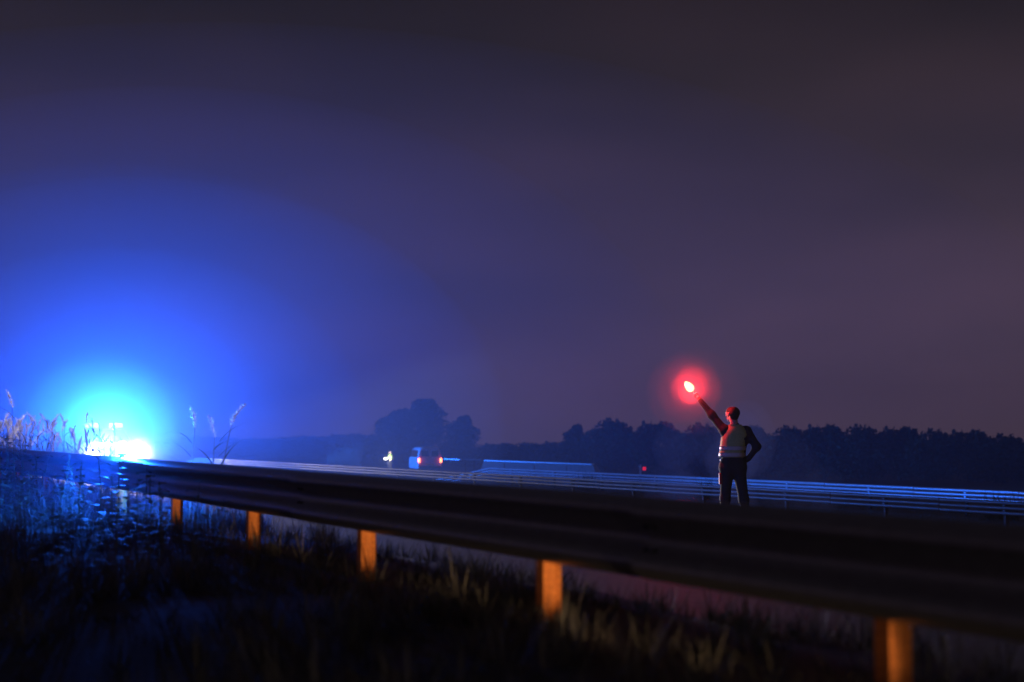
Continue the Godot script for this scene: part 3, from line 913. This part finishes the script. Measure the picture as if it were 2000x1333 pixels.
func make_lamp_person() -> void:
	var root := thing("person", place(-8.55, -1.57, -100.0), "distant officer in a lime vest holding a torch, left of the van", "person")
	var navy := Color(0.012, 0.013, 0.025)
	var lime := Color(0.45, 0.72, 0.18)
	var skin := Color(0.5, 0.36, 0.28)
	var head := Vector3(0.02, 1.66, -0.02)
	var face := Vector3(-0.8, -0.1, 0.6).normalized()
	var w := Vector3(-0.2, 1.22, 0.24)
	var body := [
		[Vector3(-0.08, 0.93, 0), Vector3(0.08, 0.93, 0), 0.12, 0.12, navy], [Vector3(-0.06, 1.0, 0), Vector3(-0.07, 1.3, 0), 0.11, 0.115, navy], [Vector3(0.06, 1.0, 0), Vector3(0.07, 1.3, 0), 0.11, 0.115, navy],
		[Vector3(-0.14, 1.42, 0), Vector3(0.15, 1.42, 0), 0.075, 0.075, navy], [Vector3(0, 1.42, 0), Vector3(0.01, 1.52, 0), 0.075, 0.06, navy],
		[Vector3(-0.17, 1.42, 0), Vector3(-0.25, 1.18, 0.06), 0.062, 0.05, navy], [Vector3(-0.25, 1.18, 0.06), w, 0.048, 0.035, navy],
		[Vector3(0.18, 1.42, 0), Vector3(0.27, 1.2, 0.05), 0.062, 0.05, navy], [Vector3(0.27, 1.2, 0.05), Vector3(0.1, 1.1, 0.2), 0.048, 0.035, navy],
		[Vector3(-0.08, 0.9, 0), Vector3(-0.1, 0.5, 0.01), 0.1, 0.07, navy], [Vector3(-0.1, 0.5, 0.01), Vector3(-0.11, 0.1, -0.02), 0.066, 0.05, navy],
		[Vector3(0.08, 0.9, 0), Vector3(0.1, 0.5, 0.01), 0.1, 0.07, navy], [Vector3(0.1, 0.5, 0.01), Vector3(0.12, 0.1, -0.02), 0.066, 0.05, navy],
		[Vector3(-0.11, 0.05, -0.03), Vector3(-0.15, 0.04, 0.14), 0.05, 0.04, navy], [Vector3(0.12, 0.05, -0.03), Vector3(0.14, 0.04, 0.15), 0.05, 0.04, navy],
	]
	var torch := w + Vector3(-0.05, 0.0, 0.06)
	var grip := grip_prims(w, Vector3(-0.5, 0, 0.8).normalized(), torch, Vector3(-0.55, -0.1, 0.83).normalized(), Vector3(0, 1, 0), skin)
	var other := open_prims(Vector3(0.1, 1.1, 0.2), Vector3(-0.9, 0.1, 0.2).normalized(), Vector3(0, 1, 0), Vector3(0, 0, -1), skin)
	part("body", fields([[body, 0.02, 0.05], [head_prims(head, face, skin, navy, Vector3(0.01, 1.48, 0)), 0.008, 0.015], [grip, 0.007, 0.008], [other, 0.007, 0.008]]), M.body_cloth, root)
	part("cap", fields([[hair_prims(head, face, Color(0.55, 0.55, 0.5)), 0.01, 0.02]]), M.body_cloth, root)
	var vm := mat(lime, 0.7)
	part("vest", shell([[Vector3(0, 1.16, 0), 0.19, 0.15], [Vector3(0, 1.3, 0), 0.2, 0.15], [Vector3(0, 1.4, 0), 0.2, 0.14], [Vector3(0, 1.47, 0), 0.16, 0.11], [Vector3(0, 1.515, 0), 0.09, 0.085]], 24, 0.01), vm, root)
	part("reflective_band", shell([[Vector3(0, 1.25, 0), 0.2, 0.155], [Vector3(0, 1.31, 0), 0.205, 0.156]], 24, 0.01), M.white_metal, root)
	var t := thing("torch", place(-8.55, -1.57, -100.0) * Transform3D(Basis(), torch), "round white torch lamp shining from the distant officer's hand", "torch")
	var dir := Vector3(-0.1, -0.02, 1.0).normalized()
	part("handle", tube([-dir * 0.1, dir * 0.06, dir * 0.12], [0.018, 0.02, 0.06], 10), M.black, t)
	var lens := SphereMesh.new()
	lens.radius = 0.11
	lens.height = 0.16
	lens.radial_segments = 16
	lens.rings = 8
	part("lens", lens, glow(Color(1.0, 0.95, 0.85), 14.0), t, Transform3D(Basis(), dir * 0.17))
	omni("torch_light", Color(1.0, 0.95, 0.85), 5.0, dir * 0.17, t, 0.05)

func make_marker_post() -> void:
	var root := thing("marker_post", place(6.3, -1.2, -70.0, 0.3), "white roadside marker post with a self-glowing red reflector behind the blue rail", "post")
	part("post", box(Vector3(0.11, 1.05, 0.06), Vector3(0, 0.525, 0), 0.02), M.white_metal, root)
	part("dark_band", box(Vector3(0.116, 0.3, 0.066), Vector3(0, 0.38, 0), 0.02), M.black, root)
	part("reflector", box(Vector3(0.17, 0.17, 0.03), Vector3(0.2, 0.85, 0.02), 0.03), glow(Color(0.9, 0.01, 0.03), 0.8), root)  # self-glowing red in place of lamp light thrown back
	part("bracket", box(Vector3(0.1, 0.03, 0.02), Vector3(0.09, 0.85, 0.0), 0.004), M.black, root)

# ---------------------------------------------------------------- plants
func blade(st: SurfaceTool, base: Vector3, dir: Vector3, length: float, width: float, droop: float, segs := 4) -> void:
	# a grass-like leaf that narrows and bends over
	var side := dir.cross(Vector3.UP).normalized()
	if side.length() < 0.1: side = Vector3.RIGHT
	var p := base
	var d := dir
	var last := []
	for i in segs + 1:
		var k := float(i) / segs
		var w := width * (1.0 - pow(k, 1.6)) * (0.6 + 0.4 * minf(1.0, k * 4))
		var row := [p - side * w, p + side * w]
		if i:
			quad(st, last[0], last[1], row[1], row[0])
		last = row
		d = (d + Vector3.DOWN * droop / segs).normalized()
		p += d * length / segs

func reed_kind(h: float, lean: float, seed_: int) -> Node3D:
	var r := RandomNumberGenerator.new()
	r.seed = seed_
	var root := thing("reed", Transform3D(), "reed", "reed")
	var top := Vector3(lean * h, h, lean * 0.3 * h)
	part("stalk", tube([Vector3(0, -0.1, 0), Vector3(lean * h * 0.3, h * 0.5, 0), top], [0.006, 0.005, 0.0025], 5), M.straw, root)
	for k in 5:
		var y := h * (0.28 + 0.14 * k)
		var a := r.randf() * TAU
		var st := SurfaceTool.new()
		st.begin(Mesh.PRIMITIVE_TRIANGLES)
		st.set_smooth_group(1)
		blade(st, Vector3(lean * h * 0.3 * y / h, y, 0), Vector3(cos(a) * 0.7, 0.9, sin(a) * 0.5).normalized(), r.randf_range(0.3, 0.5), 0.011, r.randf_range(0.7, 1.5), 5)
		part("leaf", done(st), M.reed_leaf, root)
	# the feathery plume
	var pl := SurfaceTool.new()
	pl.begin(Mesh.PRIMITIVE_TRIANGLES)
	pl.set_smooth_group(-1)
	var nod := Vector3(lean + 0.25, 1, 0.1).normalized()
	for k in 150:
		var u := r.randf()
		var c := top - nod * 0.03 + nod * 0.26 * u + Vector3(0.05, -0.03, 0) * u * u
		var out := Vector3(r.randfn(), r.randfn() * 0.4 + 0.9, r.randfn()).normalized()
		var reach := 0.055 * sin(PI * clampf(u * 0.85 + 0.12, 0, 1)) + 0.012
		blade(pl, c, out, reach * r.randf_range(0.6, 1.5), 0.006, 0.6, 2)
	part("plume", done(pl), M.plume, root)
	return root

func make_reeds() -> void:
	M.straw = mat(Color(0.45, 0.38, 0.25), 0.8)
	M.reed_leaf = mat(Color(0.10, 0.115, 0.05), 0.7)
	M.reed_leaf.backlight_enabled = true
	M.reed_leaf.backlight = Color(0.35, 0.35, 0.35)
	M.plume = mat(Color(0.8, 0.74, 0.68), 0.85)
	M.plume.backlight_enabled = true
	M.plume.backlight = Color(1.0, 1.0, 1.0)
	var kinds := [reed_kind(1.0, 0.05, 41), reed_kind(1.0, -0.08, 42), reed_kind(1.0, 0.16, 43), reed_kind(1.0, -0.02, 44)]
	# [s, t, height, label]
	var rows := [[0.75, 26.6, 1.42, "tallest reed with a pale feathery plume at the left edge of the photograph"], [0.5, 13.6, 0.98, "lone pale reed stalk just right of the blue glare"], [0.55, 12.9, 1.0, "tallest of the pale reed stalks right of the blue glare"], [0.5, 12.8, 0.9, "thin faint reed stalk beside the tallest stalk right of the glare"]]
	for k in 96:
		var t := rng.randf_range(18.8, 29.5)
		var near: float = ramp(t, [[18.8, 0.78], [20.5, 0.9], [23, 0.95], [26, 0.98], [29.5, 1.02]])
		rows.append([rng.randf_range(0.3, 1.15), t, near * rng.randf_range(0.72, 1.14), "pale-plumed reed in the bright clump behind the rail on the left"])
	for i in rows.size():
		var row = rows[i]
		var where := on_road(row[0], row[1], 0.40, rng.randf_range(0, TAU))
		where.basis = where.basis.scaled(Vector3.ONE * row[2])
		if i < 4:
			kinds[i].transform = where
			kinds[i].set_meta("label", row[3])
		else:
			var c := copy_of(kinds[i % 4], where, row[3], "reeds in the bright clump")
			c.set_meta("category", "reed")

func make_shrubs() -> void:
	var pale := mat(Color.WHITE, 0.8)
	pale.vertex_color_use_as_albedo = true
	for b in [[-14.0, 119.0, 3.4, 1.4, "pale leafless bush lit from the side, left of the distant officer"]]:
		var root := thing("bush", place(b[0], -1.35, -b[1]), b[4], "bush")
		var st := SurfaceTool.new()
		st.begin(Mesh.PRIMITIVE_TRIANGLES)
		st.set_smooth_group(-1)
		for k in 900:
			var x := rng.randf_range(-1, 1)
			var top: float = b[3] * (0.55 + 0.45 * (x * 0.5 + 0.5)) * rng.randf_range(0.5, 1.1)
			var base := Vector3(x * b[2] / 2 * 0.8, 0.0, rng.randf_range(-0.6, 0.6))
			st.set_color(Color(0.34, 0.27, 0.2) * rng.randf_range(0.6, 1.2))
			blade(st, base, Vector3(rng.randfn() * 0.28, 1, rng.randfn() * 0.28).normalized(), top * 1.6, 0.014, 0.25, 3)
		part("twigs", done(st), pale, root)
	# low dark tufts that break the line of the rails across the road
	var first: Node3D = null
	for b in [[6.9, 50.5, "small dark tuft growing in front of the blue rail left of the marker post"], [13.2, 38.6, "wide dark tuft growing over the blue rail right of the person"], [3.0, 58.3, "dark tuft at the break in the blue rail below the parapet end"], [15.2, 37.3, "dark tuft low on the blue rail near the right edge"]]:
		var s: float = 0.888 * b[0] + 0.46 * b[1] - 3.06
		var where := place(b[0], height_at_s(s), -b[1], rng.randf() * 6.0)
		if first == null:
			first = thing("tuft", where, b[2], "tuft", "dark tufts along the far rail")
			var st := SurfaceTool.new()
			st.begin(Mesh.PRIMITIVE_TRIANGLES)
			st.set_smooth_group(-1)
			for k in 420:
				var a := rng.randf() * TAU
				st.set_color(Color(0.05, 0.055, 0.025) * rng.randf_range(0.6, 1.2))
				blade(st, Vector3(cos(a), 0, sin(a)) * rng.randf() * 0.5, Vector3(rng.randfn() * 0.5, 1, rng.randfn() * 0.5).normalized(), rng.randf_range(0.4, 1.0), 0.014, 0.8, 3)
			part("blades", done(st), M.leaf, first)
		else:
			copy_of(first, where, b[2])

func make_weeds() -> void:
	# leafy weeds on the near verge
	var kinds := []
	for v in 3:
		var root := thing("weed", Transform3D(), "weed", "weed", "leafy weeds on the near verge")
		var h := 0.62
		part("stem", tube([Vector3(0, -0.05, 0), Vector3(0.02 * v, h * 0.5, 0.02), Vector3(0.05, h, 0)], [0.006, 0.005, 0.002], 5), M.reed_leaf, root)
		for k in 11:
			var y := h * (0.15 + 0.08 * k)
			var a := k * 2.4 + v
			var st := SurfaceTool.new()
			st.begin(Mesh.PRIMITIVE_TRIANGLES)
			st.set_smooth_group(1)
			blade(st, Vector3(0.03 * y, y, 0), Vector3(cos(a), 0.55, sin(a)).normalized(), 0.17 * (1.15 - y / h * 0.6), 0.042, 1.1, 4)
			part("leaf", done(st), M.weed_leaf if M.has("weed_leaf") else M.reed_leaf, root)
		kinds.append(root)
	var rows := []
	for k in 150:
		var t: float = rng.randf_range(8.6, 23.0)
		var s: float = rng.randf_range(-1.7, -0.25)
		rows.append([s, t, rng.randf_range(0.55, 1.05) * ramp(t, [[9, 0.7], [10.5, 0.95], [13, 1.2], [18, 1.4], [26, 1.5]])])
	for i in rows.size():
		var row = rows[i]
		var where := on_road(row[0], row[1], height_at_s(row[0]) - 0.03, rng.randf() * TAU)
		where.basis = where.basis.scaled(Vector3.ONE * row[2])
		var label := "dark leafy weed standing in the grass before the near guardrail"
		if i < 3:
			kinds[i].transform = where
			kinds[i].set_meta("label", label)
		else:
			copy_of(kinds[i % 3], where, label)

func make_grass() -> void:
	var tufts := []
	for v in 3:
		var st := SurfaceTool.new()
		st.begin(Mesh.PRIMITIVE_TRIANGLES)
		st.set_smooth_group(1)
		for k in 14:
			var a := rng.randf() * TAU
			var lean := rng.randf_range(0.1, 0.65)
			blade(st, Vector3(cos(a), 0, sin(a)) * rng.randf() * 0.06, Vector3(cos(a) * lean, 1, sin(a) * lean).normalized(), rng.randf_range(0.09, 0.23), 0.0028, rng.randf_range(0.4, 1.4), 3)
		tufts.append(done(st))
	var gm := mat(Color(0.10, 0.105, 0.05), 0.75)
	gm.vertex_color_use_as_albedo = true
	gm.albedo_color = Color.WHITE
	gm.backlight_enabled = true
	gm.backlight = Color(0.3, 0.3, 0.3)
	var n := FastNoiseLite.new()
	n.seed = 8
	n.frequency = 0.5
	var spots := [[], [], []]
	for k in 21000:
		var s := rng.randf_range(-9.0, 1.1)
		var t := rng.randf_range(0.5, 32.0)
		if s > -1.5 and rng.randf() < 0.0: continue
		var g := n.get_noise_2d(s * 1.6, t)
		if g < -0.15 and rng.randf() < 0.75: continue
		spots[k % 3].append([s, t, g])
	for k in 2600:
		spots[k % 3].append([rng.randf_range(21.6, 28.8), rng.randf_range(5.0, 120.0), -0.2])
	for v in 3:
		var mm := MultiMesh.new()
		mm.transform_format = MultiMesh.TRANSFORM_3D
		mm.use_colors = true
		mm.mesh = tufts[v]
		mm.instance_count = spots[v].size()
		for i in spots[v].size():
			var p = spots[v][i]
			var where := on_road(p[0], p[1], height_at_s(p[0]) - 0.02, rng.randf() * TAU)
			var k: float = rng.randf_range(0.55, 1.1) * (1.0 + 0.8 * p[2]) * ramp(p[1], [[8.0, 1.0], [12.0, 1.5], [20.0, 1.9]])
			where.basis = where.basis.scaled(Vector3(1, k, 1) * (1.0 + 0.2 * rng.randfn()))
			mm.set_instance_transform(i, where)
			var dry := clampf(0.5 + p[2] * 1.3 + rng.randfn() * 0.15, 0, 1)
			mm.set_instance_color(i, Color(0.05, 0.058, 0.03).lerp(Color(0.18, 0.16, 0.13), dry))
		var o := MultiMeshInstance3D.new()
		o.name = numbered("grass")
		o.multimesh = mm
		o.material_override = gm
		add_child(o, true)
		tag(o, "rough dry grass on the verges along the guardrails", "grass", "", "stuff")

# ---------------------------------------------------------------- lamp and smoke
func make_unseen_amber_lamp() -> void:
	# unseen amber lamp, out of view behind the camera, placed to light the guardrail posts
	var root := thing("unseen_amber_lamp", on_road(-0.6, -8.0, 0.3), "unseen amber lamp out of view behind the camera, lights the near guardrail posts", "lamp")
	part("stand", tube([Vector3(0, 0, 0), Vector3(0, 0.28, 0)], [0.02, 0.02], 8), M.black, root)
	part("foot", box(Vector3(0.34, 0.04, 0.34), Vector3(0, 0.02, 0), 0.01), M.black, root)
	var c := SphereMesh.new()
	c.radius = 0.1
	c.height = 0.2
	c.radial_segments = 16
	c.rings = 8
	part("lamp_lens", c, glow(Color(1.0, 0.5, 0.15), 6.0), root, Transform3D(Basis(), Vector3(0, 0.36, 0)))
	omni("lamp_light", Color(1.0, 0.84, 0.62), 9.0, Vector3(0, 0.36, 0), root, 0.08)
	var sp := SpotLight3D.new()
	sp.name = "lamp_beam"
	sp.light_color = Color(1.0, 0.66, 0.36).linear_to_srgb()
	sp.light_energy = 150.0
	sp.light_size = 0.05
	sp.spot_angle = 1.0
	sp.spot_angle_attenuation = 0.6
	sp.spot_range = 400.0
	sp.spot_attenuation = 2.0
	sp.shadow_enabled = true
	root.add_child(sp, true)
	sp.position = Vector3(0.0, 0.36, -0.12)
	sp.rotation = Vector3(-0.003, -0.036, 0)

func make_rail_fill_lamp() -> void:
	# added blue fill lamp on the near guardrail, lights the dark foreground
	var root := thing("added_fill_lamp", on_road(-0.1, 13.8, 1.075), "added blue fill lamp on top of the near guardrail, lights the foreground", "lamp")
	part("clamp", box(Vector3(0.05, 0.07, 0.05), Vector3(0, -0.005, 0), 0.01), M.black, root)
	part("lamp_base", tube([Vector3(0, 0.03, 0), Vector3(0, 0.05, 0)], [0.04, 0.04], 14), M.black, root)
	part("lamp_lens", tube([Vector3(0, 0.05, 0), Vector3(0, 0.14, 0), Vector3(0, 0.17, 0)], [0.052, 0.05, 0.02], 14), glow(Color(0.1, 0.4, 1.0), 20.0), root)
	omni("lamp_light", Color(0.011, 0.13, 1.0), 12.0, Vector3(0, 0.115, 0), root, 0.04)
	for k in 3:  # added mist that veils the rail in blue around the fill lamp
		var size := 1.7 + 1.9 * k
		mist("veil_mist", root.transform.origin + Vector3(rng.randfn() * 0.3, -0.15, rng.randfn() * 0.3), Vector3(size, size * 0.7, size), 0.034 / (1.0 + 1.4 * k), "added thin mist, a blue veil round the fill lamp on the guardrail", Color(0.42, 0.6, 1.0))

func mist(called: String, where: Vector3, size: Vector3, density: float, label: String, tint := Color(0.97, 0.97, 0.97)) -> void:
	var v := FogVolume.new()
	v.name = numbered(called)
	v.shape = RenderingServer.FOG_VOLUME_SHAPE_ELLIPSOID
	v.size = size
	var m := FogMaterial.new()
	m.density = density
	m.albedo = tint.linear_to_srgb()
	v.material = m
	add_child(v, true)
	v.position = where
	tag(v, label, "smoke", "", "stuff")

func make_smoke() -> void:
	# mist and added smoke shaped for the glow and glare, and drifting flare smoke
	var glow_tint := Color(0.42, 0.6, 1.0)  # blue of the lamp glow put into the mist colour
	var front := on_road(6.3, 44.2, 0.75).origin
	for k in [[10.0, 7.5, 0.006], [24.0, 17.0, 0.0035]]:
		mist("mist_bank", front + Vector3(-0.2, 0.6, -k[0] * 0.1), Vector3(k[0], k[1], k[0]), k[2], "bank of mist round the police lights, tinted blue to deepen their glow, thinning outwards", glow_tint)
	for k in [[18.0, 13.0, 10.0, 0.019], [28.0, 19.0, 15.0, 0.013], [44.0, 28.0, 25.0, 0.007], [90.0, 40.0, 56.0, 0.0030]]:  # placed behind the car to dim the sky and deepen the blue
		mist("mist_bank", front + Vector3(-2.2, 0.8, -k[2] * 0.5 - 2.5), Vector3(k[0], k[1], k[2]), k[3], "thicker bank of mist behind the police car, tinted and placed to deepen the blue glow", glow_tint)
	for k in 11:  # added smoke standing for the white glare of the lamps
		var size := 0.9 * pow(1.22, k)
		var off := Vector3(rng.randfn() * 0.16, rng.randfn() * 0.11, rng.randfn() * 0.2) * (0.8 + 0.35 * size)
		mist("glare_smoke", front + Vector3(-0.2, 0.45, -0.6) + off, Vector3(size, size * rng.randf_range(0.7, 1.1), size), 0.2 / pow(size, 1.75), "added smoke that gives the white glare at the nose of the police car, thinning outwards")
	var tip := Vector3(2.54, 1.93, -20.1)
	for k in 9:  # puffs shaped and tinted to give the red halo of the flare
		var size := 0.26 * pow(1.23, k)
		var off := Vector3(rng.randfn(), rng.randfn(), rng.randfn()) * 0.075 * size
		mist("flare_smoke", tip + off, Vector3(size, size * rng.randf_range(0.8, 1.2), size), 0.013 / pow(size, 2.2), "smoke round the burning flare, shaped and tinted as its red halo, thinning outwards", Color(1.0, 0.9, 0.88))
	for k in 11:
		var right := k % 3 == 2
		var size := rng.randf_range(0.8, 1.5)
		var where := Vector3(rng.randf_range(5.3, 6.9) if right else rng.randf_range(3.3, 4.9), rng.randf_range(-0.5, 1.1) if right else rng.randf_range(-0.4, 1.7), -rng.randf_range(28.0, 31.0))
		mist("flare_smoke", where, Vector3(size, size * rng.randf_range(0.9, 1.5), size), rng.randf_range(0.09, 0.2) * (0.35 if right else 1.0), "blue-lit smoke drifting behind the person", Color(0.8, 0.85, 1.0))
